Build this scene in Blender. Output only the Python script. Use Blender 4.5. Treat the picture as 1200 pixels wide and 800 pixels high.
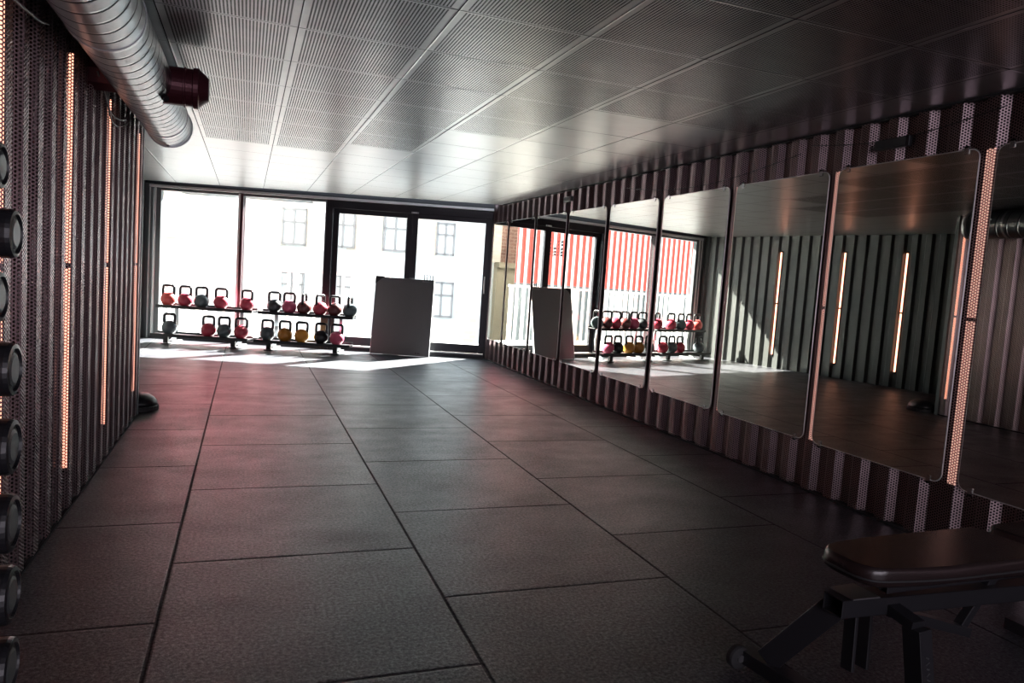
import bpy, bmesh, math, random
from mathutils import Vector, Matrix
random.seed(7)
C = bpy.context.scene.collection
S = bpy.context.scene
for o in list(bpy.data.objects): bpy.data.objects.remove(o)
PI = math.pi

# ---------------------------------------------------------------- camera, sky, sun, exposure
cam_d = bpy.data.cameras.new('camera'); cam = bpy.data.objects.new('camera', cam_d); C.objects.link(cam)
cam_d.sensor_width = 36; cam_d.lens = 36*850/1200; cam_d.clip_end = 500; cam_d.clip_start = .02
RM = Matrix(((0.9377, -0.0345, -0.3458), (-0.3408, 0.1023, -0.9345), (0.0676, 0.9942, 0.0841)))
cam.matrix_world = Matrix.Translation((0, 0, 1.232)) @ RM.to_4x4()
S.camera = cam
CAMSUN = 125.0; SKY = 5.0; TUBE = 6.0
w = bpy.data.worlds.new('World'); S.world = w; w.use_nodes = True
bg = w.node_tree.nodes['Background']; bg.inputs[0].default_value = (.78, .89, 1.0, 1); bg.inputs[1].default_value = SKY
sd = bpy.data.lights.new('sun', 'SUN'); sd.energy = CAMSUN; sd.angle = math.radians(.55); sd.color = (1, .97, .92)
sun = bpy.data.objects.new('sun', sd); C.objects.link(sun)
sun.rotation_euler = Vector((-2.03, -1.75, -2.12)).to_track_quat('-Z', 'Y').to_euler()
al = bpy.data.lights.new('rear_fill_light', 'AREA'); al.shape = 'RECTANGLE'; al.size = 3.6; al.size_y = 1.5; al.energy = 85; al.color = (.97, .88, 1)  # fill light added behind the camera to brighten the rib slopes
rear = bpy.data.objects.new('rear_fill_light', al); C.objects.link(rear); rear.location = (1.3, -2.85, 1.3); rear.rotation_euler = (math.radians(90), 0, 0)
S.view_settings.view_transform = 'Standard'; S.view_settings.look = 'None'
S.view_settings.gamma = 1; S.view_settings.use_curve_mapping = False; S.view_settings.exposure = 0

H = 2.315          # ceiling height
XR = 3.455          # right wall rib faces
XL = -0.76         # partition rib faces
A0 = Vector((3.48, 10.58, 0)); D = Vector((-.95298, .30304, 0)); N = Vector((-.30304, -.95298, 0))   # window wall: origin, along, inward
def WP(s, n, z): return A0 + D*s + N*n + Vector((0, 0, z))
WROT = math.atan2(-.30304, .95298)      # local +x of things along -D, local -y into the room
CORNER = WP(5.165, 0, 0); SD = Vector((-.235, -.972, 0)).normalized(); SN = Vector((.972, -.235, 0)).normalized()  # slanted side wall
def SP(t, n, z): return CORNER + SD*t + SN*n + Vector((0, 0, z))

# ---------------------------------------------------------------- helpers
class MB:
    def __init__(s): s.v = []; s.f = []; s.uv = []; s.M = Matrix.Identity(4)
    def add(s, vs, fs, uvs=None):
        b = len(s.v); s.v += [tuple(s.M @ Vector(p)) for p in vs]
        for i, f in enumerate(fs):
            s.f.append([b+k for k in f]); s.uv.append(uvs[i] if uvs else [(0, 0)]*len(f))
        return s
    def box(s, a, b):
        x0, y0, z0 = [min(p, q) for p, q in zip(a, b)]; x1, y1, z1 = [max(p, q) for p, q in zip(a, b)]
        return s.add([(x0,y0,z0),(x1,y0,z0),(x1,y1,z0),(x0,y1,z0),(x0,y0,z1),(x1,y0,z1),(x1,y1,z1),(x0,y1,z1)],
                     [(0,3,2,1),(4,5,6,7),(0,1,5,4),(1,2,6,5),(2,3,7,6),(3,0,4,7)])
    def prism(s, pts, off):
        off = Vector(off); n = len(pts); vs = [Vector(p) for p in pts]+[Vector(p)+off for p in pts]
        return s.add(vs, [tuple(range(n))[::-1], tuple(range(n, 2*n))]+[(i, (i+1) % n, n+(i+1) % n, n+i) for i in range(n)])
    def bar(s, p, q, wd, ht, up=(0, 0, 1)):
        p, q = Vector(p), Vector(q); d = (q-p).normalized(); up = Vector(up)
        x = d.cross(up).normalized()*wd/2; y = x.cross(d).normalized()*ht/2
        return s.prism([p-x-y, p+x-y, p+x+y, p-x+y], q-p)
    def tube(s, path, r, seg=12, closed=False, caps=True):
        P = [Vector(p) for p in path]; n = len(P); rs = r if isinstance(r, (list, tuple)) else [r]*n
        vs = []; t0 = None; u = None
        for i in range(n):
            a = P[(i-1) % n] if (closed or i) else P[i]; b = P[(i+1) % n] if (closed or i < n-1) else P[i]
            t = (b-a).normalized()
            if u is None:
                u = t.orthogonal().normalized()
            else:
                u = (u - t*u.dot(t)).normalized()
            v = t.cross(u)
            for k in range(seg):
                an = 2*PI*k/seg; vs.append(P[i]+(u*math.cos(an)+v*math.sin(an))*rs[i])
        fs = []
        for i in range(n if closed else n-1):
            j = (i+1) % n
            for k in range(seg): fs.append((i*seg+k, i*seg+(k+1) % seg, j*seg+(k+1) % seg, j*seg+k))
        if caps and not closed: fs += [tuple(range(seg))[::-1], tuple((n-1)*seg+k for k in range(seg))]
        return s.add(vs, fs)
    def lathe(s, prof, seg=28, axis='z', o=(0, 0, 0)):      # prof: (r, h)
        o = Vector(o); vs = []; m = len(prof)
        for r, h in prof:
            for k in range(seg):
                a = 2*PI*k/seg; c, d = r*math.cos(a), r*math.sin(a)
                vs.append(o+Vector({'z': (c, d, h), 'x': (h, c, d), 'y': (d, h, c)}[axis]))
        fs = [(i*seg+k, i*seg+(k+1) % seg, (i+1)*seg+(k+1) % seg, (i+1)*seg+k) for i in range(m-1) for k in range(seg)]
        fs += [tuple(range(seg))[::-1], tuple((m-1)*seg+k for k in range(seg))]
        return s.add(vs, fs)
    def build(s, name, mat, parent=None, smooth=False, bevel=0, bseg=2, loc=None):
        me = bpy.data.meshes.new(name); me.from_pydata(s.v, [], s.f)
        uvl = me.uv_layers.new(name='UVMap'); k = 0
        for u in s.uv:
            for c in u: uvl.data[k].uv = c; k += 1
        me.materials.append(mat); me.validate(); me.update()
        if smooth:
            for p in me.polygons: p.use_smooth = len(p.vertices) <= 4
        o = bpy.data.objects.new(name, me); C.objects.link(o)
        if parent: o.parent = parent
        if loc is not None: o.location = loc
        if bevel:
            b = o.modifiers.new('bevel', 'BEVEL'); b.width = bevel; b.segments = bseg; b.limit_method = 'ANGLE'
        return o

def tag(o, label, cat, group=None):
    o['label'] = label; o['category'] = cat
    if group: o['group'] = group
    return o
def thing(name, label, cat, loc=(0, 0, 0), rz=0, group=None):
    o = bpy.data.objects.new(name, None); o.empty_display_size = .1; C.objects.link(o)
    o.location = loc; o.rotation_euler = (0, 0, rz); return tag(o, label, cat, group)
def struct(o): o['kind'] = 'structure'; return o
def dup(root, loc, rz, label=None):
    r = root.copy(); C.objects.link(r); r.location = loc; r.rotation_euler = (0, 0, rz)
    if label: r['label'] = label
    for ch in list(root.children):
        c = ch.copy(); C.objects.link(c); c.parent = r
        for g in ch.children:
            d = g.copy(); C.objects.link(d); d.parent = c
    return r

# ---------------------------------------------------------------- materials
def mat(name, col, rough=.5, metal=0., spec=.5, emit=None, es=0, coat=0, noise=0, nscale=20, bump=0, bscale=200, rnoise=0):
    m = bpy.data.materials.new(name); m.use_nodes = True; nt = m.node_tree; b = nt.nodes['Principled BSDF']
    b.inputs['Base Color'].default_value = (*col, 1); b.inputs['Roughness'].default_value = rough
    b.inputs['Metallic'].default_value = metal; b.inputs['Specular IOR Level'].default_value = spec
    b.inputs['Coat Weight'].default_value = coat
    if emit: b.inputs['Emission Color'].default_value = (*emit, 1); b.inputs['Emission Strength'].default_value = es
    tc = nt.nodes.new('ShaderNodeTexCoord')
    nz = nt.nodes.new('ShaderNodeTexNoise'); nz.inputs['Scale'].default_value = nscale; nz.inputs['Detail'].default_value = 4
    nt.links.new(tc.outputs['Object'], nz.inputs['Vector'])
    if not emit:
        mx = nt.nodes.new('ShaderNodeMix'); mx.data_type = 'RGBA'; k = max(noise, .06)
        mx.inputs['A'].default_value = (*[c*(1-k) for c in col], 1); mx.inputs['B'].default_value = (*[min(1, c*(1+k)) for c in col], 1)
        nt.links.new(nz.outputs['Fac'], mx.inputs['Factor']); nt.links.new(mx.outputs['Result'], b.inputs['Base Color'])
    if rnoise:
        mr = nt.nodes.new('ShaderNodeMapRange'); mr.inputs['To Min'].default_value = rough-rnoise; mr.inputs['To Max'].default_value = rough+rnoise
        nt.links.new(nz.outputs['Fac'], mr.inputs['Value']); nt.links.new(mr.outputs['Result'], b.inputs['Roughness'])
    if bump:
        n2 = nt.nodes.new('ShaderNodeTexNoise'); n2.inputs['Scale'].default_value = bscale; n2.inputs['Detail'].default_value = 2
        nt.links.new(tc.outputs['Object'], n2.inputs['Vector'])
        bp = nt.nodes.new('ShaderNodeBump'); bp.inputs['Strength'].default_value = bump; bp.inputs['Distance'].default_value = .002
        nt.links.new(n2.outputs['Fac'], bp.inputs['Height']); nt.links.new(bp.outputs['Normal'], b.inputs['Normal'])
    return m

class NT:      # small node-math builder
    def __init__(s, nt): s.nt = nt
    def _in(s, sock, v):
        if isinstance(v, (int, float)): sock.default_value = v
        else: s.nt.links.new(v, sock)
    def m(s, op, a, b=None, c=None):
        n = s.nt.nodes.new('ShaderNodeMath'); n.operation = op; s._in(n.inputs[0], a)
        if b is not None: s._in(n.inputs[1], b)
        if c is not None: s._in(n.inputs[2], c)
        return n.outputs[0]
    def mix(s, f, a, b):
        n = s.nt.nodes.new('ShaderNodeMix'); n.data_type = 'RGBA'; s._in(n.inputs['Factor'], f)
        for k, v in (('A', a), ('B', b)):
            if isinstance(v, tuple): n.inputs[k].default_value = (*v, 1)
            else: s.nt.links.new(v, n.inputs[k])
        return n.outputs['Result']
    def xyz(s, which):
        t = s.nt.nodes.new('ShaderNodeTexCoord'); p = s.nt.nodes.new('ShaderNodeSeparateXYZ'); s.nt.links.new(t.outputs[which], p.inputs[0])
        return p.outputs[0], p.outputs[1], p.outputs[2], t.outputs[which]
    def noise(s, vec, scale, detail=3, rough=.5, sc=None):
        if sc:
            mp = s.nt.nodes.new('ShaderNodeMapping'); mp.inputs['Scale'].default_value = sc; s.nt.links.new(vec, mp.inputs[0]); vec = mp.outputs[0]
        n = s.nt.nodes.new('ShaderNodeTexNoise'); n.inputs['Scale'].default_value = scale; n.inputs['Detail'].default_value = detail
        n.inputs['Roughness'].default_value = rough; s.nt.links.new(vec, n.inputs['Vector']); return n.outputs['Fac']

def perforated(name, col, rough, metal, p=.0148, r=.0051):
    m = bpy.data.materials.new(name); m.use_nodes = True; nt = m.node_tree; b = nt.nodes['Principled BSDF']; q = NT(nt)
    u, v, _, vec = q.xyz('UV')
    pv = p*1.732
    def d(off):
        fu = q.m('MULTIPLY', q.m('SUBTRACT', q.m('FRACT', q.m('ADD', q.m('DIVIDE', v, p), off)), .5), p)
        fv = q.m('MULTIPLY', q.m('SUBTRACT', q.m('FRACT', q.m('ADD', q.m('DIVIDE', u, pv), off)), .5), pv)
        return q.m('SQRT', q.m('ADD', q.m('MULTIPLY', fu, fu), q.m('MULTIPLY', fv, fv)))
    hole = q.m('LESS_THAN', q.m('MINIMUM', d(0.), d(.5)), r)
    nz = q.noise(vec, 3, 3)
    nt.links.new(q.mix(nz, tuple(c*.8 for c in col), tuple(min(1, c*1.2) for c in col)), b.inputs['Base Color'])
    b.inputs['Roughness'].default_value = rough; b.inputs['Metallic'].default_value = metal
    tr = nt.nodes.new('ShaderNodeBsdfTransparent'); ms = nt.nodes.new('ShaderNodeMixShader')
    nt.links.new(hole, ms.inputs[0]); nt.links.new(b.outputs[0], ms.inputs[1]); nt.links.new(tr.outputs[0], ms.inputs[2])
    nt.links.new(ms.outputs[0], nt.nodes['Material Output'].inputs['Surface'])
    return m

M = {}
M['perf'] = perforated('perforated_metal', (.33, .25, .262), .34, .97)
M['backing'] = mat('dark_backing', (.007, .005, .006), .8)
M['ribmetal'] = mat('ribbed_grey_metal', (.055, .057, .056), .42, .35, noise=.15, nscale=3)
M['frame'] = mat('charcoal_frame', (.022, .022, .028), .35, .3)
M['alu'] = mat('aluminium_trim', (.72, .73, .73), .35, .5)
M['greyframe'] = mat('grey_window_frame', (.12, .13, .135), .4, .4)
M['black'] = mat('black_paint', (.015, .015, .018), .36)
M['blackmat'] = mat('black_rubber', (.02, .02, .022), .6)
M['vinyl'] = mat('black_vinyl', (.022, .014, .014), .24, bump=.15, bscale=260, rnoise=.04)
M['steel'] = mat('steel', (.42, .43, .44), .32, .95)
M['chrome'] = mat('chrome', (.8, .8, .8), .12, 1)
M['board'] = mat('grey_board', (.15, .155, .155), .42, .1)
M['whiteedge'] = mat('white_board_edge', (.8, .8, .8), .4)
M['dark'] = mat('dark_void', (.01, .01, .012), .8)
M['maroon'] = mat('maroon_duct_stub', (.085, .02, .03), .35, .4)
M['redpaint'] = mat('red_container_paint', (.72, .085, .06), .5)
M['whitepaint'] = mat('white_container_paint', (.85, .82, .80), .6)
M['cable'] = mat('grey_cable', (.16, .14, .14), .5)
M['light'] = mat('warm_light_tube', (.9, .6, .5), .4, emit=(1, .42, .28), es=TUBE)
M['light_dim'] = mat('warm_light_tube_dim', (.9, .6, .5), .4, emit=(1, .40, .27), es=2.5)
M['gaplight'] = mat('pink_light_diffuser', (.9, .6, .5), .4, emit=(1, .50, .41), es=.85)
M['plaster'] = mat('pale_plaster', (.58, .58, .57), .8, noise=.04)
M['winglass'] = mat('facade_window_glass', (.40, .42, .43), .15, noise=.3, nscale=1.2)
M['winframe'] = mat('facade_window_frame', (.19, .18, .18), .5)
M['ground'] = mat('terrace_deck', (.42, .40, .38), .8, noise=.1)

def glass_mat():
    m = bpy.data.materials.new('window_glass'); m.use_nodes = True; nt = m.node_tree; nt.nodes.remove(nt.nodes['Principled BSDF'])
    t = nt.nodes.new('ShaderNodeBsdfTransparent'); t.inputs[0].default_value = (.93, .96, .95, 1)
    g = nt.nodes.new('ShaderNodeBsdfGlossy'); g.inputs['Roughness'].default_value = .01
    lw = nt.nodes.new('ShaderNodeLayerWeight'); lw.inputs[0].default_value = .5; q = NT(nt)
    fac = q.m('ADD', q.m('MULTIPLY', q.m('POWER', lw.outputs['Facing'], 5.), .9), .035)
    x = nt.nodes.new('ShaderNodeMixShader')
    for a, b_ in ((fac, x.inputs[0]), (t.outputs[0], x.inputs[1]), (g.outputs[0], x.inputs[2]), (x.outputs[0], nt.nodes['Material Output'].inputs[0])): nt.links.new(a, b_)
    return m
M['glass'] = glass_mat()

def mirror_mat():
    m = bpy.data.materials.new('mirror_silver'); m.use_nodes = True; nt = m.node_tree; b = nt.nodes['Principled BSDF']
    q = NT(nt); x, y, z, vec = q.xyz('Object')
    nt.links.new(q.mix(q.noise(vec, 2, 2), (.74, .72, .66), (.79, .77, .71)), b.inputs['Base Color'])
    b.inputs['Metallic'].default_value = 1; b.inputs['Roughness'].default_value = 0.0
    return m
M['mirror'] = mirror_mat()

def floor_mat():
    m = bpy.data.materials.new('rubber_tile_floor'); m.use_nodes = True; nt = m.node_tree; b = nt.nodes['Principled BSDF']; q = NT(nt)
    x, y, z, vec = q.xyz('Object')
    cx = q.m('ADD', x, .247+5); col = q.m('FLOOR', cx); fx = q.m('FRACT', cx)
    par = q.m('MODULO', col, 2)                       # column index parity (5 = B column)
    off = q.m('ADD', q.m('MULTIPLY', par, -.515), .0)
    ry = q.m('DIVIDE', q.m('ADD', q.m('SUBTRACT', y, 2.60-10.1), off), 1.01)
    row = q.m('FLOOR', ry); fy = q.m('FRACT', ry)
    ex = q.m('MINIMUM', fx, q.m('SUBTRACT', 1., fx)); ey = q.m('MINIMUM', fy, q.m('SUBTRACT', 1., fy))
    e = q.m('MINIMUM', ex, ey)
    wob = q.noise(vec, 1.7, 2)
    seam = q.m('LESS_THAN', q.m('SUBTRACT', e, q.m('MULTIPLY', wob, .004)), .0042)
    tone = q.m('FRACT', q.m('MULTIPLY', q.m('SINE', q.m('ADD', q.m('MULTIPLY', col, 12.9), q.m('MULTIPLY', row, 78.2))), 43.7))
    gran = q.noise(vec, 75, 3, .8); patch = q.noise(vec, 2.2, 4, .6, (1, 1.6, 1)); worn = q.noise(vec, 9, 4, .7)
    dk = q.mix(tone, (.008, .008, .011), (.015, .0145, .018))
    c = q.mix(q.m('MULTIPLY', q.m('POWER', gran, 4.5), 6.), dk, (.088, .088, .105))
    c = q.mix(q.m('MULTIPLY', q.m('SUBTRACT', patch, .35), .5), c, (.035, .030, .033))
    spot = q.m('GREATER_THAN', q.noise(vec, 1.15, 2, .5, (1, 2.4, 1)), .69)
    c = q.mix(q.m('MULTIPLY', spot, .45), c, (.02, .02, .024))
    c = q.mix(seam, c, (.006, .006, .008))
    nt.links.new(c, b.inputs['Base Color'])
    ro = q.m('MAXIMUM', .285, q.m('ADD', q.m('MULTIPLY', worn, .16), q.m('ADD', .12, q.m('MULTIPLY', patch, .36))))
    nt.links.new(q.m('ADD', ro, q.m('MULTIPLY', seam, .4)), b.inputs['Roughness'])
    nt.links.new(q.m('MULTIPLY', q.m('POWER', gran, 2.4), 2.6), b.inputs['Specular IOR Level'])
    bp = nt.nodes.new('ShaderNodeBump'); bp.inputs['Strength'].default_value = .6; bp.inputs['Distance'].default_value = .0025
    hgt = q.m('SUBTRACT', q.m('ADD', gran, q.m('MULTIPLY', worn, .4)), q.m('MULTIPLY', q.m('SMOOTH_MIN', q.m('SUBTRACT', 1., q.m('MULTIPLY', e, 90.)), 1., .2), q.m('MULTIPLY', q.m('LESS_THAN', e, .011), 1.5)))
    nt.links.new(hgt, bp.inputs['Height']); nt.links.new(bp.outputs[0], b.inputs['Normal'])
    return m
M['floor'] = floor_mat()

def ceiling_mat():
    m = bpy.data.materials.new('metal_ceiling_panels'); m.use_nodes = True; nt = m.node_tree; b = nt.nodes['Principled BSDF']; q = NT(nt)
    x, y, z, vec = q.xyz('Object')
    P = .5955
    fx = q.m('MULTIPLY', q.m('FRACT', q.m('DIVIDE', q.m('ADD', x, .4145+P*10), P)), P)
    fy = q.m('MULTIPLY', q.m('FRACT', q.m('DIVIDE', q.m('SUBTRACT', y, 3.556-P*10), .5985)), .5985)
    ex = q.m('MINIMUM', fx, q.m('SUBTRACT', P, fx)); ey = q.m('MINIMUM', fy, q.m('SUBTRACT', .5985, fy))
    e = q.m('MINIMUM', ex, ey)
    inside = q.m('MULTIPLY', q.m('GREATER_THAN', ex, .034), q.m('GREATER_THAN', ey, .014))
    g = .0152
    hu = q.m('SUBTRACT', q.m('FRACT', q.m('DIVIDE', fx, g)), .5); hv = q.m('SUBTRACT', q.m('FRACT', q.m('DIVIDE', fy, g*.72)), .5)
    dist = q.m('SQRT', q.m('ADD', q.m('MULTIPLY', hu, hu), q.m('MULTIPLY', q.m('MULTIPLY', hv, hv), .52)))
    hole = q.m('MULTIPLY', q.m('LESS_THAN', dist, .29), inside)
    # perforated field of the ceiling (plain panels near the window and along both walls)
    def lt(a, v): return q.m('LESS_THAN', a, v)
    def gt(a, v): return q.m('GREATER_THAN', a, v)
    A_ = q.m('MULTIPLY', q.m('MULTIPLY', gt(x, -.4145), lt(x, .777)), lt(y, 7.15))
    B_ = q.m('MULTIPLY', q.m('MULTIPLY', gt(x, .777), lt(x, 1.372)), lt(y, 6.55))
    C_ = q.m('MULTIPLY', q.m('MULTIPLY', gt(x, 1.372), lt(x, 1.968)), lt(y, 5.352))
    D_ = q.m('MULTIPLY', q.m('MULTIPLY', gt(x, 1.968), lt(x, 3.159)), lt(y, 4.155))
    hole = q.m('MULTIPLY', hole, q.m('ADD', q.m('ADD', A_, B_), q.m('ADD', C_, D_)))
    strip = q.m('ADD', lt(x, -.4145), gt(x, 3.159))
    seam = q.m('MAXIMUM', lt(ex, .0025), q.m('MULTIPLY', lt(ey, .0025), q.m('SUBTRACT', 1., strip)))
    smear = q.noise(vec, 3.2, 4, .6, (1, 3, 1)); fine = q.noise(vec, 40, 3, .5, (.25, 3, 1))
    c = q.mix(smear, (.22, .225, .24), (.37, .375, .38))
    c = q.mix(hole, c, (.006, .006, .008)); c = q.mix(seam, c, (.02, .02, .024))
    nt.links.new(c, b.inputs['Base Color'])
    k = q.m('SUBTRACT', 1., q.m('MAXIMUM', hole, seam))
    nt.links.new(q.m('MULTIPLY', k, .85), b.inputs['Metallic'])
    nt.links.new(q.m('MULTIPLY', k, .5), b.inputs['Specular IOR Level'])
    nt.links.new(q.m('ADD', q.m('MULTIPLY', smear, .07), .285), b.inputs['Roughness'])
    bp = nt.nodes.new('ShaderNodeBump'); bp.inputs['Strength'].default_value = .5; bp.inputs['Distance'].default_value = .004
    big = q.noise(vec, 1.4, 2, .5)
    edge = q.m('MINIMUM', q.m('MULTIPLY', e, 110.), 1.)
    hgt = q.m('ADD', q.m('MULTIPLY', edge, -1.), q.m('MULTIPLY', big, 4.))
    nt.links.new(hgt, bp.inputs['Height']); nt.links.new(bp.outputs[0], b.inputs['Normal'])
    return m
M['ceiling'] = ceiling_mat()

def brick_mat():
    m = bpy.data.materials.new('facade_brick'); m.use_nodes = True; nt = m.node_tree; b = nt.nodes['Principled BSDF']
    t = nt.nodes.new('ShaderNodeTexCoord'); br = nt.nodes.new('ShaderNodeTexBrick'); nt.links.new(t.outputs['UV'], br.inputs['Vector'])
    br.inputs['Color1'].default_value = (.50, .43, .37, 1); br.inputs['Color2'].default_value = (.43, .34, .285, 1); br.inputs['Mortar'].default_value = (.42, .38, .33, 1)
    br.inputs['Scale'].default_value = 1; br.inputs['Brick Width'].default_value = .5; br.inputs['Row Height'].default_value = .2; br.inputs['Mortar Size'].default_value = .03
    nt.links.new(br.outputs['Color'], b.inputs['Base Color']); b.inputs['Roughness'].default_value = .85
    return m
M['brick'] = brick_mat()
M['red_brick'] = brick_mat(); M['red_brick'].name = 'red_facade_brick'
_b = [n for n in M['red_brick'].node_tree.nodes if n.type == 'TEX_BRICK'][0]
_b.inputs['Color1'].default_value = (.17, .075, .05, 1); _b.inputs['Color2'].default_value = (.12, .05, .035, 1); _b.inputs['Mortar'].default_value = (.22, .15, .12, 1)
M['sandstone'] = mat('sandstone', (.24, .20, .14), .8, noise=.1)

# ---------------------------------------------------------------- room shell
fl = MB(); fl.prism([(-3.6, -3.0, -.05), (4.2, -3.0, -.05), (4.2, 10.36, -.05), tuple(WP(-.3, 0, -.05)), tuple(WP(5.5, 0, -.05)), (-3.6, 12.8, -.05)], (0, 0, .05))
struct(fl.build('floor', M['floor']))
ce = MB(); ce.prism([(-3.6, -3.0, H), (3.62, -3.0, H), (3.62, 10.12, H), (-1.42, 11.90, H), (-3.6, 12.6, H)], (0, 0, .03))
struct(ce.build('ceiling', M['ceiling']))
rc = MB(); rc.prism([WP(-.4, .75, 2.50), WP(5.6, .75, 2.50), WP(5.6, -.15, 2.50), WP(-.4, -.15, 2.50)], (0, 0, .04))
struct(rc.build('trim_1', M['dark']))                       # dark blind recess above the window wall
rb = MB(); rb.box((-3.62, -3.1, 0), (4.2, -3.0, 2.6)); struct(rb.build('wall_back', M['backing']))

def corr(pitch, depth, length, front=.36, slope=.15):
    """profile points (along, depth out) starting at 0"""
    pts = []; a = 0
    f, s = front*pitch, slope*pitch; bk = pitch-f-2*s
    while a < length:
        pts += [(a, 0), (a+s, depth), (a+s+f, depth), (a+2*s+f, 0)]; a += pitch
    pts.append((a, 0)); return pts
def sheet(mb, pts, fn, z0, z1):
    u = 0; prev = None
    for a, d in pts:
        if prev is not None:
            L = math.hypot(a-prev[0], d-prev[1])
            if L > 1e-6:
                p, q = fn(*prev), fn(a, d)
                mb.add([(p[0], p[1], z0), (q[0], q[1], z0), (q[0], q[1], z1), (p[0], p[1], z1)], [(0, 1, 2, 3)], [[(u, z0), (u+L, z0), (u+L, z1), (u, z1)]])
            u += L
        prev = (a, d)
# unseen housing added around the fill light on the back wall, behind the camera
b = MB(); b.box((-.55, -3.0, .5), (3.15, -2.88, 2.1)); struct(b.build('trim_fill_housing', M['frame'], bevel=.01))
# right wall: ribs at 0.2 m, one rib centred on every mirror gap
DR = .040
mb = MB(); y0 = 3.675-.065-.2*35
sheet(mb, [p for p in corr(.2, DR, 14.6, .34, .16) if p[0]+y0 < 10.60], lambda a, d: (XR+DR-d, y0+a), .0, H+.2)
struct(mb.build('wall_right', M['perf']))
b = MB(); b.box((XR+.085, -3, 0), (XR+.13, 10.62, 2.55)); struct(b.build('wall_right_backing', M['backing']))
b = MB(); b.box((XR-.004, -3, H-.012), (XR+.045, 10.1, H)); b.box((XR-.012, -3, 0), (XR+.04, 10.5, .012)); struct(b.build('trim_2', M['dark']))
# partition on the left
mb = MB(); yl = 3.90-.062-.2*33
sheet(mb, [p for p in corr(.2, .045, 12.0, .34, .14) if p[0]+yl < 6.17], lambda a, d: (XL-.045+d, yl+a), .0, H)
struct(mb.build('wall_left', M['perf']))
b = MB(); b.box((XL-.19, -3, 0), (XL-.15, 6.19, H)); b.box((-3.4, 6.155, 0), (XL-.15, 6.195, H)); struct(b.build('wall_left_backing', M['backing']))
b = MB(); b.box((XL-.20, 6.155, 0), (XL+.005, 6.20, H)); struct(b.build('trim_3', M['greyframe'], bevel=.004))
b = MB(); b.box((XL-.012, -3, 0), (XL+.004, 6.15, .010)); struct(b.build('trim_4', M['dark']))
# slanted side wall beyond the partition: solid ribbed steel
mb = MB()
sheet(mb, corr(.2, .045, 6.6, .40, .13), lambda a, d: tuple(SP(a+.02, d-.045, 0))[:2], 0, H+.15)
struct(mb.build('wall_side', M['ribmetal']))
b = MB(); b.prism([SP(-.1, -.06, 0), SP(6.9, -.06, 0), SP(6.9, -.12, 0), SP(-.1, -.12, 0)], (0, 0, 2.6)); struct(b.build('wall_side_backing', M['backing']))

# ---------------------------------------------------------------- window wall
def wbox(mb, s0, s1, n0, n1, z0, z1):
    mb.prism([WP(s0, n0, z0), WP(s1, n0, z0), WP(s1, n1, z0), WP(s0, n1, z0)], (0, 0, z1-z0)); return mb
b = MB(); wbox(b, -.3, 5.35, -.12, .02, 2.235, 2.52); struct(b.build('wall_window_header', M['dark']))
b = MB(); wbox(b, 0, 5.1, .02, .06, 2.245, 2.285); struct(b.build('trim_5', M['alu'], bevel=.003))
b = MB(); wbox(b, -.02, 5.0, .02, .075, 2.285, 2.40); struct(b.build('trim_6', M['frame']))
b = MB(); wbox(b, -.25, 0, -.12, .0, 0, 2.5); struct(b.build('wall_window_pier', M['dark']))
b = MB(); wbox(b, 5.05, 5.2, -.10, .03, 0, 2.3); struct(b.build('trim_7', M['greyframe'], bevel=.004))
b = MB(); wbox(b, 5.005, 5.03, -.06, .05, 0, 2.24); struct(b.build('trim_8', M['alu'], bevel=.003))
b = MB(); wbox(b, 5.085, 5.10, .03, .05, 0, 2.24); struct(b.build('trim_sunlit_edge', M['alu']))  # pale strip added to stand for sunlight along the jamb edge
# fixed windows
def fixed(name, s0, s1, jl, jr):
    r = MB(); wbox(r, s0, s0+jr, -.05, .03, .035, 2.235); wbox(r, s1-jl, s1, -.05, .03, .035, 2.235)
    wbox(r, s0+jr, s1-jl, -.05, .03, .035, .10); wbox(r, s0+jr, s1-jl, -.05, .03, 2.205, 2.235)
    o = struct(r.build(name, M['greyframe'], bevel=.004)); g = MB(); wbox(g, s0+jr, s1-jl, -.012, -.004, .10, 2.205); g.build('pane', M['glass'], o); return o
fixed('window_1', 3.80, 5.005, .07, .0)
fixed('window_2', 2.50, 3.725, .0, .02)
b = MB(); wbox(b, 3.725, 3.765, -.06, .06, 0, 2.235); struct(b.build('trim_9', mat('maroon_mullion', (.05, .016, .022), .4, .3), bevel=.003))
b = MB(); wbox(b, 3.765, 3.80, -.06, .05, 0, 2.235); struct(b.build('trim_10', M['alu'], bevel=.003))
b = MB(); wbox(b, 3.80, 5.05, -.05, .06, 0, .035); wbox(b, 2.5, 3.76, -.05, .06, 0, .035); struct(b.build('trim_11', M['frame']))
# sliding door: frame, two leaves
b = MB(); wbox(b, 0, 2.50, -.09, .02, 2.13, 2.235); wbox(b, 0, .035, -.09, .02, 0, 2.13); wbox(b, 2.40, 2.50, -.09, .05, 0, 2.13); wbox(b, 0.035, 2.4, -.09, .02, 0, .06)
struct(b.build('trim_12', M['frame'], bevel=.004))
b = MB(); wbox(b, .035, 2.4, .02, .05, .055, .072); struct(b.build('trim_13', M['alu']))
def leaf(name, s0, s1, n0, l, r):
    m_ = MB(); wbox(m_, s0, s0+r, n0, n0+.05, .072, 2.13); wbox(m_, s1-l, s1, n0, n0+.05, .072, 2.13)
    wbox(m_, s0+r, s1-l, n0, n0+.05, .072, .20); wbox(m_, s0+r, s1-l, n0, n0+.05, 2.058, 2.13)
    o = struct(m_.build(name, M['frame'], bevel=.004)); g = MB(); wbox(g, s0+r, s1-l, n0+.02, n0+.028, .20, 2.058); g.build('pane', M['glass'], o)
    return o
d1 = leaf('door_1', .035, 1.22, -.03, .09, .075)
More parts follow.
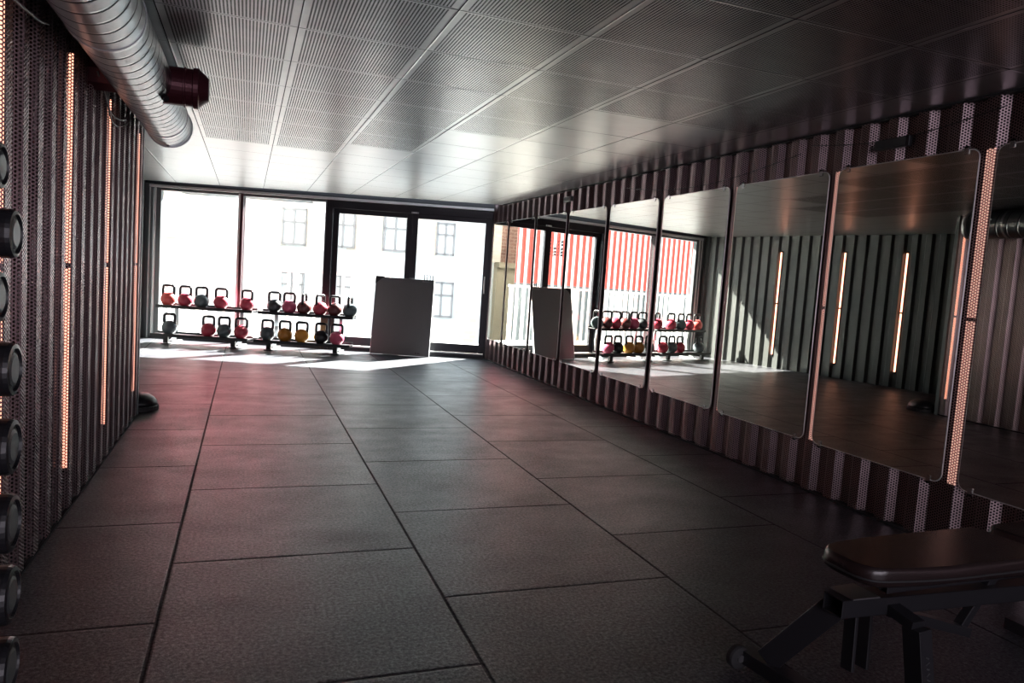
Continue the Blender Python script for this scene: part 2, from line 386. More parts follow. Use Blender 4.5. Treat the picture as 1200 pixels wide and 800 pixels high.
d2 = leaf('door_2', 1.215, 2.40, -.085, .075, .09)
hd = MB(); hd.tube([WP(.075, .02, 1.0), WP(.075, .06, 1.0), WP(.075, .06, 1.25), WP(.075, .02, 1.25)], .008); hd.build('door_handle', M['alu'], d1)
t = thing('door_sensor', 'small silver sensor on the dark header above the glass door', 'sensor', WP(1.18, .02, 2.14), WROT)
b = MB(); b.box((-.055, -.025, -.012), (.055, 0, .014)); b.build('housing', M['steel'], t, bevel=.004)
b = MB(); b.box((-.03, -.03, -.006), (.03, -.025, .006)); b.build('lens', M['whiteedge'], t)

# ---------------------------------------------------------------- outside
gr = MB(); gr.prism([WP(-14, 0, -.12), WP(24, 0, -.12), WP(24, -3.2, -.12), WP(-14, -3.2, -.12)], (0, 0, .06)); struct(gr.build('terrace_floor', M['ground']))
gr = MB(); gr.box((-80, 14, -4.1), (80, 110, -4.0)); struct(gr.build('street_ground', M['ground']))
# corrugated red fascia over the window, outside
mb = MB(); sheet(mb, corr(.10, .02, 3.0, .3, .2), lambda a, d: tuple(WP(2.4+a, -.20-d, 0))[:2], 2.245, 3.2)
tag(mb.build('corrugated_fascia', M['redpaint']), 'red corrugated fascia edge hanging outside above the left windows', 'fascia')
# white railing on the terrace
rl = thing('terrace_railing', 'white terrace railing of upright slats outside the windows', 'railing', WP(0, 0, -.06))
rl.location = (0, 0, 0)
b = MB(); wbox(b, 1.7, 8.2, -1.62, -1.56, 1.11, 1.15); wbox(b, 1.7, 8.2, -1.62, -1.56, .06, .10); b.build('rail', M['whitepaint'], rl)
b = MB()
k = 1.72
while k < 8.2: wbox(b, k, k+.045, -1.605, -1.595, .10, 1.11); k += .155
b.build('slats', M['whitepaint'], rl)
for k in (1.7, 3.3, 4.9, 6.5, 8.15):
    b = MB(); wbox(b, k, k+.05, -1.56, -1.51, -.06, 1.13); b.build('post', M['whitepaint'], rl)
# facade across the street
FD = -36.0; FS = 36/22.
fac = thing('brick_building', 'pale brick apartment building with framed windows across the street', 'building')
def fbox(mb, a0, a1, n0, n1, z0, z1):      # a = lateral coordinate measured from the camera foot along D
    o = D.dot(-A0)
    mb.prism([WP(a0+o, FD+n0+NN, z0), WP(a1+o, FD+n0+NN, z0), WP(a1+o, FD+n1+NN, z0), WP(a0+o, FD+n1+NN, z0)], (0, 0, z1-z0)); return mb
NN = -N.dot(A0)      # so that FD is the distance from the camera along the view normal
b = MB(); fbox(b, -25, 34, -.6, 0, -4, 12); b.build('wall', M['plaster'], fac)
def bz(z): return (z-1.232)*FS+1.232
def fbrick(a0, a1, z0, z1, mt='brick'):
    b = MB(); o = D.dot(-A0); P_ = [WP(a0+o, FD+NN+.0, z0), WP(a1+o, FD+NN+.0, z0), WP(a1+o, FD+NN+.0, z1), WP(a0+o, FD+NN+.0, z1)]
    b.add(P_+[p+N*.05 for p in P_], [(4, 5, 6, 7), (0, 1, 5, 4), (1, 2, 6, 5), (2, 3, 7, 6), (3, 0, 4, 7)], [[(a0, z0), (a1, z0), (a1, z1), (a0, z1)]]+[[(0, 0)]*4]*4)
    b.build('brick_panel', M[mt], fac)
for a0, a1 in ((7.0, 5.9), (5.35, 4.95), (4.1, 3.55), (3.45, 3.05), (2.25, 1.45), (12.2, 8.2), (18.5, 13.4), (-1, -4), (-5.4, -8)):
    fbrick(a1*FS, a0*FS, bz(1.8), bz(3.6))
fbrick(18.6, 21.3, 2.2, 11, 'red_brick'); fbrick(22.1, 24.6, 2.2, 11, 'red_brick'); fbrick(25.2, 29, 2.2, 11, 'red_brick')
b = MB(); fbox(b, 18.2, 33, .02, .3, -3, 2.2); fbox(b, 18.2, 33, 0, .5, 1.9, 2.2); b.build('stone_base', M['sandstone'], fac)
fbrick(0.1*FS, .75*FS, bz(-.9), bz(.2))
b = MB(); fbox(b, -25, 34, 0, .2, bz(3.6), bz(3.75)); b.build('cornice', M['plaster'], fac)
for (c, z0, z1) in [(5.66, 1.83, 2.92), (2.66, 1.84, 2.92), (1.17, 1.83, 2.80), (4.22, 1.85, 2.92), (5.66, .05, 1.04), (1.2, -.03, 1.04), (4.22, .1, 1.04), (-.4, 1.84, 2.92)]:
    wd = .36*FS if c != 1.17 else .28*FS; a0, a1 = c*FS-wd, c*FS+wd; Z0, Z1 = bz(z0), bz(z1)
    f = MB(); t_ = .10
    fbox(f, a0, a0+t_, .05, .14, Z0, Z1); fbox(f, a1-t_, a1, .05, .14, Z0, Z1); fbox(f, a0, a1, .05, .14, Z0, Z0+t_); fbox(f, a0, a1, .05, .14, Z1-t_, Z1)
    fbox(f, c*FS-.05, c*FS+.05, .05, .14, Z0, Z1); zz = Z0+(Z1-Z0)*.6; fbox(f, a0, a1, .05, .14, zz, zz+.09)
    fo = f.build('window', M['winframe'], fac)
    g = MB(); fbox(g, a0+.02, a1-.02, .04, .07, Z0+.02, Z1-.02); g.build('pane', M['plaster'] if random.random() < .7 else M['winglass'], fo)
# red container block seen only in the mirrors
RB0 = Vector((-3.05, 27.0, 0)); RBD = D
cb = thing('container_block', 'red and white corrugated container block left of the terrace', 'building', RB0)
M['groove'] = mat('grey_groove_paint', (.17, .18, .18), .6)
for z0, z1, m1, nm_ in ((1.15, 11, 'redpaint', 'red_rib_grooves'), (-4, 1.15, 'groove', 'grey_rib_grooves')):
    L = 22; pts = corr(.36, .06, L, .42, .10)
    mr = MB(); mw = MB(); prev = None
    nrm = N
    for i, (a, d) in enumerate(pts):
        if prev:
            p = RBD*prev[0]+nrm*prev[1]; q = RBD*a+nrm*d
            tgt = mw if (prev[1] > 0 and d > 0) else mr
            tgt.add([(p.x, p.y, z0), (q.x, q.y, z0), (q.x, q.y, z1), (p.x, p.y, z1)], [(0, 1, 2, 3)])
        prev = (a, d)
    mr.build(nm_, M[m1], cb); mw.build('white_ribs', M['whitepaint'], cb)
    if z0 > 0: b = MB(); b.prism([RBD*0-nrm*.02, RBD*L-nrm*.02, RBD*L-nrm*6, RBD*7-nrm*6], (0, 0, 11)); b.build('block_body', M['whitepaint'], cb)

rr_ = random.Random(3)
for sx, big_ in ((1.68, 0), (1.92, 1), (2.10, 0), (2.30, 1)):
    for z in (2.93, 2.80, 2.64, 2.50, 2.38):
        if rr_.random() < .15: continue
        wd_, hh_ = ((.075, .06) if big_ else (.03, .045)); b = MB(); p = D*sx+N*.062
        b.prism([p-D*wd_+Vector((0, 0, z-hh_)), p+D*wd_+Vector((0, 0, z-hh_+.03)), p+D*wd_*.6+Vector((0, 0, z+hh_)), p-D*wd_*.8+Vector((0, 0, z+hh_-.02))], N*.004); b.build('code_mark', M['black'], cb)

# red container storey overhanging higher up across the street (its lower edge shows at the top of the first window)
cu = thing('red_container', 'red corrugated container whose lower edge shows above the first window', 'container', (-2.95, 27.25, 3.57))
mr = MB(); prev = None
for a, d in corr(.24, .05, 4.5, .36, .16):
    if prev:
        p = -D*prev[0]+N*prev[1]; q = -D*a+N*d
        mr.add([(p.x, p.y, 0), (q.x, q.y, 0), (q.x, q.y, 9.5), (p.x, p.y, 9.5)], [(0, 1, 2, 3)])
    prev = (a, d)
mr.build('corrugated_side', mat('crimson_container_paint', (.92, .07, .13), .45), cu)
b = MB(); b.prism([-N*.01, -D*4.6-N*.01, -D*4.6-N*2.6, -N*2.6], (0, 0, 9.5)); b.build('container_body', M['frame'], cu)

# ---------------------------------------------------------------- mirrors
def rrect(y0, y1, z0, z1, r, seg=6):
    pts = []
    for cy, cz, a0 in ((y1-r, z1-r, 0), (y0+r, z1-r, 90), (y0+r, z0+r, 180), (y1-r, z0+r, 270)):
        for k in range(seg+1):
            a = math.radians(a0+90*k/seg); pts.append((cy+r*math.cos(a), cz+r*math.sin(a)))
    return pts
MX = 3.440
mirs = [(.66, 1.60), (1.68, 2.61), (2.71, 3.635), (3.72, 4.645), (4.735, 5.66), (5.755, 6.675), (6.765, 7.68), (7.765, 8.68), (8.76, 9.70), (9.78, 10.40)]
mlab = ['nearest wall mirror beside the bench, partly out of frame', 'wall mirror directly behind the bench at the right edge of the photo',
        'wall mirror reflecting the duct end and two upright light strips', 'wall mirror reflecting a single light strip past the sunlit triangle',
        'wall mirror reflecting the sunlit triangle and the window wall corner', 'wall mirror reflecting kettlebells and the first red striped window pane',
        'wall mirror reflecting kettlebell rack and the dark door post', 'narrow wall mirror reflecting the right half of the grey board',
        'narrow wall mirror reflecting the left half of the grey board', 'farthest wall mirror next to the window wall']
for i, ((a, c), lb) in enumerate(zip(mirs, mlab)):
    t = thing('wall_mirror', lb, 'mirror', (MX, (a+c)/2, 0), 0, 'mirrors along the right wall')
    hw = (c-a)/2
    g = MB(); g.prism([(0, y, z) for y, z in rrect(-hw, hw, .33, 2.05, .045)], (.005, 0, 0)); g.build('glass', M['mirror'], t)
    e = MB(); rr = rrect(-hw-.0025, hw+.0025, .3275, 2.0525, .047); e.tube([(.0035, y, z) for y, z in rr], .0035, 6, closed=True); e.build('edge', M['alu'], t, smooth=True)
    bk = MB(); bk.prism([(0.0055, y, z) for y, z in rrect(-hw+.004, hw-.004, .334, 2.046, .045)], (.008, 0, 0)); bk.build('backing_board', M['dark'], t)
    for z in (.328, 2.052):
        for yy in (hw-.07, -hw+.07):
            k = MB(); sg = 1 if z > 1 else -1
            k.box((-.006, yy-.013, z-.022*sg), (-.001, yy+.013, z+.02*sg)); k.box((-.006, yy-.013, z+.008*sg), (XR-MX, yy+.013, z+.02*sg)); k.build('clip', M['chrome'], t, bevel=.001)

# ---------------------------------------------------------------- light strips
def light_strip(label, loc, rz, z0=.24, z1=2.03, lm='light'):
    t = thing('light_strip', label, 'light strip', loc, rz, 'upright light strips on the ribbed walls')
    zm = (z0+z1)/2-.0
    for a, b_ in ((z0, zm-.012), (zm+.012, z1)):
        k = MB(); k.tube([(.012, 0, a), (.012, 0, b_)], .013, 12); k.build('tube', M[lm], t, smooth=True)
    k = MB(); k.box((-.012, -.016, z0-.03), (.002, .016, z1+.03)); k.build('channel', M['black'], t)
    for z in (z0-.012, zm, z1+.012):
        k = MB(); k.tube([(.012, 0, z-.012), (.012, 0, z+.012)], .0145, 12); k.build('end_cap', M['black'], t)
    return t
lab4 = ['light strip glowing through the perforated partition, nearest the far end of it', 'light strip behind perforated partition under the cable loops of the duct', 'light strip glowing brightest through the perforated partition on the left',
        'light strip at the far left edge of the photo behind the dumbbells', 'light strip on the partition beside the camera', 'light strip on the partition behind the camera']
for y, lb in zip((6.10, 4.90, 3.90, 2.90, 1.90, .90), lab4): light_strip(lb, (XL-.040, y, 0), 0, .2, 2.12, 'light_dim')
for t_, lb in zip((1.786, 2.986, 3.986), ('light strip on the slanted wall seen at the sunlit triangle in mirror', 'middle light strip on the slanted ribbed wall seen in mirror', 'light strip on the slanted wall closest to the partition')):
    light_strip(lb, tuple(SP(t_, -.03, 0)), math.atan2(SN.y, SN.x))

for i, (m0, m1) in enumerate(zip(mirs[:-1], mirs[1:])):
    yc = (m0[1]+m1[0])/2; yc = 3.676+round((yc-3.676)/.2)*.2
    t = thing('light_strip', ['dim light strip behind the ribs beside the bench, out of frame', 'light strip glowing between the two nearest mirrors', 'light strip in the second gap between mirrors counted from the right edge', 'light strip in the third gap between mirrors counted from the right edge', 'light strip in the fourth gap between mirrors counted from the right edge',
        'light strip in the fifth gap between mirrors, over the reflected kettlebells', 'light strip in the gap left of the reflected window post', 'light strip in the gap beside the mirror reflecting the board', 'light strip in the farthest gap between mirrors'][i], 'light strip', (XR+.03, yc, 0), 0, 'light strips behind the gaps of the mirrors')
    for a, b_ in ((.33, 1.18), (1.20, 2.05)):
        k = MB(); k.box((-.012, -.024, a), (0, .024, b_)); k.build('diffuser', M['gaplight'], t, bevel=.003)
    k = MB(); k.box((0, -.028, .31), (.02, .028, 2.07)); k.build('channel', M['black'], t)

# ---------------------------------------------------------------- ventilation duct
DX, DZ, DRD, DE = -.555, 2.160, .148, 5.85
def duct_mat():
    m = mat('galvanised_spiral_duct', (.19, .20, .21), .285, .95, noise=.12, nscale=4); nt = m.node_tree; q = NT(nt); b = nt.nodes['Principled BSDF']
    x, y, z, vec = q.xyz('Object')
    an = q.m('DIVIDE', q.m('ARCTAN2', q.m('SUBTRACT', z, DZ), q.m('SUBTRACT', x, DX)), 2*PI)
    f = q.m('FRACT', q.m('ADD', q.m('DIVIDE', y, .115), q.m('ADD', an, 50.)))
    lk = q.m('LESS_THAN', q.m('ABSOLUTE', q.m('SUBTRACT', f, .5)), .035)
    base = b.inputs['Base Color'].links[0].from_socket
    nt.links.new(q.mix(lk, base, (.03, .03, .035)), b.inputs['Base Color'])
    bp = nt.nodes.new('ShaderNodeBump'); bp.inputs['Distance'].default_value = .006; bp.inputs['Strength'].default_value = .8
    nt.links.new(q.m('MINIMUM', q.m('MULTIPLY', q.m('ABSOLUTE', q.m('SUBTRACT', f, .5)), 9.), 1.), bp.inputs['Height']); nt.links.new(bp.outputs[0], b.inputs['Normal'])
    return m
dt = thing('ventilation_duct', 'round silver spiral ventilation duct under the ceiling along the left wall', 'duct')
k = MB(); prof = [(DRD, -2.9)]+[(DRD, -2.9+i*(DE-.03+2.9)/40) for i in range(1, 41)]
k.lathe(prof+[(DRD, DE-.03)], 48, 'y', (DX, 0, DZ)); k.build('duct_pipe', duct_mat(), dt, smooth=True)
k = MB(); k.lathe([(DRD+.006, DE-.05), (DRD+.006, DE), (DRD-.01, DE+.004), (.02, DE+.006)], 48, 'y', (DX, 0, DZ)); k.build('end_cap', M['steel'], dt, smooth=True)
k = MB(); k.lathe([(.1, .05), (.1, .20), (.106, .202), (.106, .21), (.1, .212), (.1, .245), (.108, .25), (.108, .275), (.1, .28), (.06, .325), (.035, .327)], 32, 'x', (DX, 4.42, DZ-.01)); k.build('side_outlet', M['maroon'], dt, smooth=False)
k = MB(); k.lathe([(.09, -.24), (.09, -.05)], 8, 'x', (DX, 4.30, DZ-.02)); k.build('wall_branch', M['maroon'], dt)
for yy in (1.2, 3.3, 5.4):
    k = MB(); k.lathe([(DRD+.001, yy-.012), (DRD+.004, yy-.012), (DRD+.004, yy+.012), (DRD+.001, yy+.012)], 48, 'y', (DX, 0, DZ)); k.build('hanger_band', M['steel'], dt, smooth=False)
k = MB(); k.tube([(DX+.115, 4.28, DZ-.10), (DX+.13, 4.26, DZ-.115)], .016, 12); k.build('damper_knob', M['black'], dt)
for i, (ya, yb, sag, lb) in enumerate([(4.2, 5.3, .16, 'thin dark cable looping lowest beneath the silver duct'), (4.3, 5.2, .10, 'thin dark cable looping highest beneath the silver duct'), (2.2, 3.3, .07, 'dark cable sagging beside the duct at the top left')]):
    pts = [(XL+.03+.01*math.sin(9*s+i), ya+(yb-ya)*s, DZ-.04-sag*4*s*(1-s)-.02*i) for s in [j/16 for j in range(17)]]
    tag(MB().tube(pts, .0045, 8).build('cable', M['cable'], smooth=True), lb, 'cable', None)
for lb, pts in (('thin black cable drooping above the mirror tops on right wall', [(XR-.012, 4.0+2.4*s, 2.20-.10*math.sin(PI*s)) for s in [j/20 for j in range(21)]]),
                ('short black cable strung high on the right wall near the ceiling', [(XR-.012, 2.6+1.3*s, 2.24-.06*math.sin(PI*s)) for s in [j/20 for j in range(21)]])):
    tag(MB().tube(pts, .003, 6).build('cable', M['black'], smooth=True), lb, 'cable')
# dark boxes high on the right wall
for y, z, L, lb in ((3.25, 2.155, .24, 'flat black box on the ribs above the mirrors at the right'), (7.75, 2.2, .22, 'small black box on the ribs above the far mirrors')):
    t = thing('wall_box', lb, 'box', (XR-.02, y, z))
    b = MB(); b.box((-.012, -L/2, -.03), (.018, L/2, .03)); b.build('housing', M['black'], t, bevel=.006)
    b = MB(); b.box((-.016, -L/2+.02, -.02), (-.012, L/2-.02, .02)); b.build('cover', M['blackmat'], t)

# ---------------------------------------------------------------- kettlebell racks
def make_rack(s0, s1, label):
    L = s1-s0; t = thing('kettlebell_rack', label, 'rack', WP((s0+s1)/2, .5, 0), WROT, 'kettlebell racks in front of the windows')
    h = L/2     # local x: right; local -y: into the room
    for z, y, zz in ((.125, -.10, 0), (.525, .06, 0)):
        b = MB(); b.box((-h, y-.13, z), (h, y+.12, z+.012)); b.box((-h, y-.135, z-.022), (h, y-.125, z+.022)); b.box((-h, y+.115, z-.02), (h, y+.125, z+.04)); b.build('shelf', M['black'], t, bevel=.003)
    for sx in (-1, 1):
        x = sx*(h-.21)
        b = MB(); b.box((x-.035, -.20, 0), (x+.035, .30, .022)); b.build('foot', M['steel'], t, bevel=.004)
        b = MB(); b.box((x-.032, -.215, .02), (x+.032, -.165, .125)); b.build('front_post', M['black'], t, bevel=.004)
        P_ = [(x, -.02, .02), (x, .09, .06), (x, .165, .16), (x, .185, .32), (x, .15, .54)]
        b = MB()
        for p, q_ in zip(P_[:-1], P_[1:]): b.bar(p, q_, .05, .03, (1, 0, 0)) if False else b.bar(p, q_, .05, .03, (0, 1, .3))
        b.build('curved_upright', M['steel'], t)
        b = MB(); b.box((x-.055, -.225, 0), (x+.055, -.15, .01)); b.build('foot_plate', M['black'], t)
    return t
make_rack(3.38, 4.74, 'two-tier kettlebell rack on the left, below the first window')
make_rack(1.94, 3.30, 'two-tier kettlebell rack on the right, nearer the grey board')

KC = {'coral': (.72, .10, .09), 'crimson': (.50, .045, .08), 'pink': (.58, .09, .17), 'teal': (.085, .115, .12), 'grey': (.08, .095, .105), 'orange': (.62, .26, .03), 'amber': (.42, .17, .02), 'black': (.015, .015, .018), 'maroon': (.13, .03, .03), 'charcoal': (.05, .055, .06)}
KM = {k: mat('kettlebell_'+k, v, .38, coat=.2) for k, v in KC.items()}
M['handle'] = mat('kettlebell_handle', (.03, .03, .033), .35, .6)
kproto = {}
def kettlebell(col, loc, rz, label, grp, sc=1):
    if col in kproto:
        o = dup(kproto[col], loc, rz, label); o['group'] = grp; o.scale = (sc,)*3; return o
    t = thing('kettlebell', label, 'kettlebell', loc, rz, grp); r = .104
    prof = [(.055, 0), (.064, .003)]
    for k in range(1, 16):
        a = math.radians(-58+k*(58+78)/15); prof.append((r*math.cos(a), .0885+r*math.sin(a)))
    MB().lathe(prof, 32).build('body', KM[col], t, smooth=True)
    hp = []
    W_, Ht = .066, .292
    for p in [(-.070, .135), (-.074, .17), (-.076, .215), (-.075, .25)]: hp.append(p)
    for k in range(1, 7):
        a = PI-k*PI/2/6; hp.append((-.045+.030*math.cos(a), .25+.034*math.sin(a)))
    hp += [(-x, z) for x, z in hp[::-1]]
    MB().tube([(x, 0, z) for x, z in hp], [.022, .0195]+[.018]*(len(hp)-4)+[.0195, .022], 14).build('handle', M['handle'], t, smooth=True)
    b = MB(); b.lathe([(.036, 0), (.036, .008), (.030, .010)], 24, 'y', (0, 0, 0)); 
    b2 = MB(); b2.M = Matrix.Translation((0, -.092, .088)) @ Matrix.Rotation(PI, 4, 'Z'); b2.lathe([(.034, -.012), (.034, .007), (.028, .009)], 24, 'y'); b2.build('face_disc', KM[col], t, smooth=False)
    t.scale = (sc,)*3; kproto[col] = t; return t
up = [(4.61, 'coral', 8, 'coral red kettlebell at the left end of the upper left shelf'), (4.37, 'crimson', 0, 'crimson kettlebell second from left on the upper left shelf'), (4.14, 'teal', 0, 'grey-green kettlebell on the upper left shelf, only one not red'),
      (3.86, 'crimson', 10, 'crimson kettlebell standing alone in the gap-flanked middle of the upper left shelf'), (3.49, 'crimson', -12, 'crimson kettlebell at the right end of the upper left shelf'),
      (3.10, 'charcoal', 20, 'charcoal kettlebell at the left end of the upper right shelf'), (2.885, 'pink', 0, 'magenta pink kettlebell facing front on the upper right shelf'), (2.67, 'maroon', 84, 'dark maroon kettlebell with its handle turned edge-on on upper shelf'),
      (2.44, 'crimson', 55, 'crimson kettlebell with half-turned handle on the upper right shelf'), (2.23, 'maroon', 38, 'brownish maroon kettlebell with angled handle on the upper right shelf'), (2.01, 'teal', 82, 'grey-green kettlebell with edge-on handle at the right end of upper shelf')]
lo = [(4.52, 'grey', 0, 'grey kettlebell alone at the left end of the lower left shelf'), (3.97, 'crimson', 0, 'crimson kettlebell left of the grey one on the lower left shelf'), (3.75, 'teal', 0, 'grey-green kettlebell between two red ones on the lower left shelf'), (3.51, 'crimson', 15, 'crimson kettlebell at the right end of the lower left shelf'),
      (3.14, 'grey', 0, 'grey kettlebell at the left end of the lower right shelf'), (2.89, 'amber', 0, 'brown-orange kettlebell beside the grey one on the lower right shelf'), (2.65, 'orange', 0, 'bright orange kettlebell in the middle of the lower right shelf'),
      (2.375, 'black', 0, 'black kettlebell on the lower right shelf'), (2.150, 'pink', 0, 'pink kettlebell at the right end of the lower right shelf')]
for s, c, r, lb in up: kettlebell(c, WP(s, .455, .537), WROT+math.radians(r), lb, 'kettlebells on the upper shelves', 1.0)
for s, c, r, lb in lo: kettlebell(c, WP(s, .61, .137), WROT+math.radians(r), lb, 'kettlebells on the lower shelves', 1.0)

# ---------------------------------------------------------------- leaning board
t = thing('leaning_board', 'large grey board leaning against the glass door', 'board', WP(1.275, .30, 0), WROT+math.radians(-2))
bw, bh, lean = .435, 1.165, math.radians(-10.5)
LM = Matrix.Rotation(lean, 4, 'X')
def lb_(): m_ = MB(); m_.M = LM; return m_
lb_().box((-bw, -.012, 0.004), (bw, .012, bh)).build('panel', M['board'], t, bevel=.002)
b = lb_(); b.box((bw, -.014, 0.004), (bw+.008, .014, bh)); b.box((-bw-.006, -.014, 0.004), (-bw, .014, bh)); b.build('edge_profile', M['whiteedge'], t)
b = lb_(); b.prism([(-bw-.008, -.016, bh+.012), (-bw+.13, -.016, bh+.012), (-bw+.055, -.016, bh-.05), (-bw-.008, -.016, bh-.11)], (0, .034, 0)); b.build('corner_bracket', M['black'], t)
for i in range(4):
    b = lb_(); x = bw-.145+i*.042; b.tube([(x, -.02, bh-.03), (x, -.02, bh+.06), (x-.012, -.03, bh+.075)], .0065, 8); b.build('hook', M['black'], t)
b = lb_(); b.box((bw-.17, -.030, bh-.04), (bw+.0, -.012, bh-.026)); b.build('hook_rail', M['steel'], t)
b = lb_()
for x, wd in ((bw-.20, .016), (bw-.165, .020), (bw-.14, .010)): b.box((x, -.0135, .035), (x+wd, -.012, .055 if wd > .012 else .043))
b.build('maker_mark', M['black'], t)

# ---------------------------------------------------------------- black items at the partition end
t = thing('rubber_dome', 'black rounded rubber dome with flat base on floor at partition end', 'dome', (-.79, 6.40, 0))
k = MB(); k.lathe([(.13, 0), (.158, .004), (.16, .035), (.155, .042)], 28); k.build('base', M['blackmat'], t, smooth=False)
k = MB(); k.lathe([(.15, .042), (.145, .07), (.125, .10), (.09, .125), (.05, .136), (.02, .138)], 28); k.build('dome', M['black'], t, smooth=True)
t = thing('battle_rope', 'thick black rope hanging in a coil behind the partition end', 'rope', (-1.08, 6.33, 0))
for i in range(5):
    pts = [(.05*math.cos(i*1.3)*math.cos(s*3), .05*math.sin(i*1.3)+.02*math.sin(s*9+i), 1.42-1.36*s) for s in [j/24 for j in range(25)]]
    MB().tube(pts, [.019+.004*(j % 2) for j in range(25)], 8).build('strand', M['blackmat'], t, smooth=True)
k = MB(); k.tube([(0, -.09, 1.44), (0, .0, 1.45), (0, .06, 1.47)], .012); k.build('hook', M['steel'], t)

# ---------------------------------------------------------------- dumbbell tower at the left edge
DY = 1.75
tw = thing('dumbbell_tower', 'upright black dumbbell stand at the left edge of the photo', 'rack', (-.60, DY, 0))
for yy in (-.085, .085):
    k = MB(); k.box((-.03, yy-.012, 0), (.03, yy+.012, 1.62)); k.build('post', M['black'], tw, bevel=.003)
k = MB(); k.box((-.14, -.14, 0), (.11, .14, .02)); k.build('base', M['black'], tw, bevel=.004)
zs = [1.48, 1.257, 1.127, .978, .815, .651, .495, .335]
zs = [1.391, 1.257, 1.127, .978, .815, .651, .495, .335]
nm = ['topmost', 'second from top', 'third from top', 'fourth from top', 'fifth from top', 'sixth from top', 'seventh from top', 'lowest visible']
for i, (z, n_) in enumerate(zip(zs, nm)):
    for yy in (-.06, .06):
        k = MB(); k.box((-.05, yy-.016, z-.032), (.05, yy+.016, z-.020)); k.build('cradle', M['black'], tw)
    xo = (.138 if i in (0, 2) else .163) - .6
    d = thing('dumbbell', f'round-headed black dumbbell, {n_} in the stand at the left edge', 'dumbbell', (xo, DY, z), 0, 'dumbbells in the stand')
    R_ = .047 + .003*min(i, 5)
    for x0 in (-.075, -.30):
        k = MB(); k.lathe([(R_*.7, x0-.0), (R_*.95, x0+.006), (R_, x0+.012), (R_, x0+.060), (R_*.95, x0+.068), (R_*.8, x0+.070), (R_*.76, x0+.064)], 32, 'x'); k.build('head', M['black'], d, smooth=False)
    k = MB(); k.lathe([(R_*.62, -.004), (R_*.62, .003), (R_*.5, .006)], 24, 'x', (-.012, 0, 0)); k.build('end_disc', M['greyframe'], d)
    k = MB(); k.lathe([(.013, -.235), (.016, -.19), (.016, -.12), (.013, -.072)], 16, 'x'); k.build('handle', M['steel'], d, smooth=True)

# ---------------------------------------------------------------- adjustable weight bench
bn = thing('weight_bench', 'black adjustable weight bench with vinyl pads in the right foreground', 'bench', (2.0, 1.62, 0), math.radians(1))
def pad(name, outline, z0, th, tilt=0, mat_='vinyl'):
    n = len(outline); mb_ = MB(); layers = [(.0, .90), (.008, .97), (th*.45, 1.0), (th*.8, .985), (th, .94)]
    cx = sum(p[0] for p in outline)/n; cy = sum(p[1] for p in outline)/n; vs = []
    for h_, s_ in layers:
        for x, y in outline:
            dx, dy = x-cx, y-cy; l = math.hypot(dx, dy); k_ = max(0, (l-(1-s_)*.18)/l)
            X, Y = cx+dx*k_, cy+dy*k_; vs.append((X, Y, z0+h_+tilt*X))
    fs = [tuple(range(n))[::-1]]
    for i in range(len(layers)-1):
        for k_ in range(n): fs.append((i*n+k_, i*n+(k_+1) % n, (i+1)*n+(k_+1) % n, (i+1)*n+k_))
    b0 = (len(layers)-1)*n; vs.append((cx, cy, z0+th+.001+tilt*cx)); vs.pop(); fs.append(tuple(b0+k_ for k_ in range(n)))
    o = mb_.add(vs, fs).build(name, M[mat_], bn)
    for p in o.data.polygons: p.use_smooth = len(p.vertices) == 4
    return o, cx, cy
def rounded(pts, r, seg=5):
    out = []; n = len(pts)
    for i in range(n):
        p = Vector((*pts[i], 0)); a = (Vector((*pts[i-1], 0))-p); b_ = (Vector((*pts[(i+1) % n], 0))-p)
        rr = min(r[i], a.length*.45, b_.length*.45); p0 = p+a.normalized()*rr; p1 = p+b_.normalized()*rr
        for k in range(seg+1):
            t_ = k/seg; q_ = p0*(1-t_)**2+p*2*t_*(1-t_)+p1*t_**2; out.append((q_.x, q_.y))
    return out
back = rounded([(-.30, -.085), (-.05, -.125), (.46, -.125), (.46, .15), (-.05, .15), (-.30, .115)], [.07, .15, .035, .035, .15, .07])
o, cx, cy = pad('backrest_pad', back, .415, .060)
k = MB(); pp = [(x*1.0, y*1.0, .437) for x, y in back]; k.tube(pp, .0035, 6, closed=True); k.build('piping', M['blackmat'], o, smooth=True)
seat = rounded([(.50, -.15), (.86, -.12), (.86, .12), (.50, .15)], [.04, .06, .06, .04])
o, _, _ = pad('seat_pad', seat, .395, .060, .05)
k = MB(); k.tube([(x, y, .417+.05*x) for x, y in seat], .0035, 6, closed=True); k.build('piping', M['blackmat'], o, smooth=True)
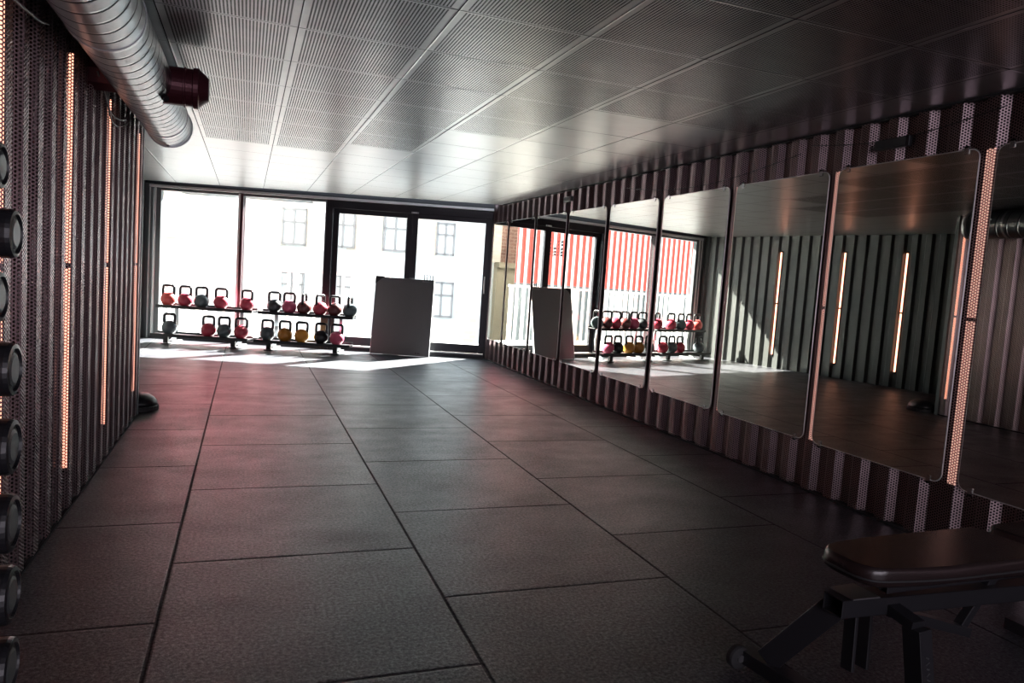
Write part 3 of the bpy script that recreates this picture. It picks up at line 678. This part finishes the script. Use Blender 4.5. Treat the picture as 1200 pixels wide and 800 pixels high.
# rails
def rect_tube(name, p, q, wd, ht, up=(0, 0, 1), m_='black', hollow=True):
    b = MB(); p, q = Vector(p), Vector(q); d = (q-p).normalized(); x = d.cross(Vector(up)).normalized(); y = x.cross(d).normalized(); t_ = .004
    if hollow:
        for sx in (-1, 1): b.bar(p+x*sx*(wd/2-t_/2), q+x*sx*(wd/2-t_/2), t_, ht, up)
        for sy in (-1, 1): b.bar(p+y*sy*(ht/2-t_/2), q+y*sy*(ht/2-t_/2), wd, t_, up)
    else: b.bar(p, q, wd, ht, up)
    return b.build(name, M[m_], bn, bevel=.0015)
rect_tube('main_rail', (-.33, 0, .335), (.80, 0, .300), .075, .055)
rect_tube('pad_rail', (-.18, -.04, .395), (.42, -.04, .395), .03, .035)
rect_tube('pad_rail', (-.18, .04, .395), (.42, .04, .395), .03, .035)
rect_tube('rear_leg', (-.28, .04, .305), (-.375, .19, .07), .075, .045, (1, 0, .6), hollow=False)
rect_tube('rear_foot', (-.39, .28, .045), (-.34, -.06, .045), .06, .045, hollow=False)
rect_tube('support_post', (-.125, -.12, .30), (-.10, -.15, .03), .06, .05, (1, 0, 0), hollow=False)
rect_tube('cross_bracket', (-.125, -.125, .305), (-.125, .0, .325), .05, .03, hollow=False)
rect_tube('front_leg', (.70, 0, .29), (.86, 0, .05), .06, .04, (1, 0, .6), hollow=False)
rect_tube('front_foot', (.86, -.25, .03), (.86, .25, .03), .06, .045, hollow=False)
rect_tube('adjustment_ladder', (-.12, .0, .30), (.25, .0, .19), .05, .03, hollow=False)
rect_tube('adjustment_strut', (.22, 0, .20), (.36, 0, .38), .03, .03, hollow=False)
for x in (-.19, -.13):
    rect_tube('brace_plate', (x, .055, .33), (x-.02, .03, .10), .045, .012, (1, 0, 0), hollow=False)
b = MB(); b.prism([(-.30, -.045, .365), (-.20, -.05, .365), (-.20, .05, .365), (-.30, .045, .365)], (0, 0, .004)); b.build('top_plate', M['steel'], bn)
for y in (.275, -.055):
    xw = -.39 if y > 0 else -.34
    k = MB(); k.lathe([(.02, -.016), (.036, -.015), (.04, -.008), (.04, .008), (.036, .015), (.02, .016)], 28, 'y', (xw-.035, y, .042)); w_ = k.build('wheel', M['blackmat'], bn)
    k = MB(); k.lathe([(.012, -.02), (.012, .02)], 16, 'y', (xw-.035, y, .042)); k.build('axle', M['steel'], w_)
# lettering on the post
b = MB()
for k in range(8):
    z = .225-k*.016; yf = -(.12+.03*(.30-z)/.27)-.0312; xc = -.125+.025*(.30-z)/.27
    b.M = Matrix.Translation((xc, yf, z)) @ Matrix.Rotation(math.radians((25, -30, 15, -40)[k % 4]), 4, 'Y')
    b.box((-.007, -.0008, -.002), (.007, .0, .002))
b.build('worn_lettering', M['steel'], bn)
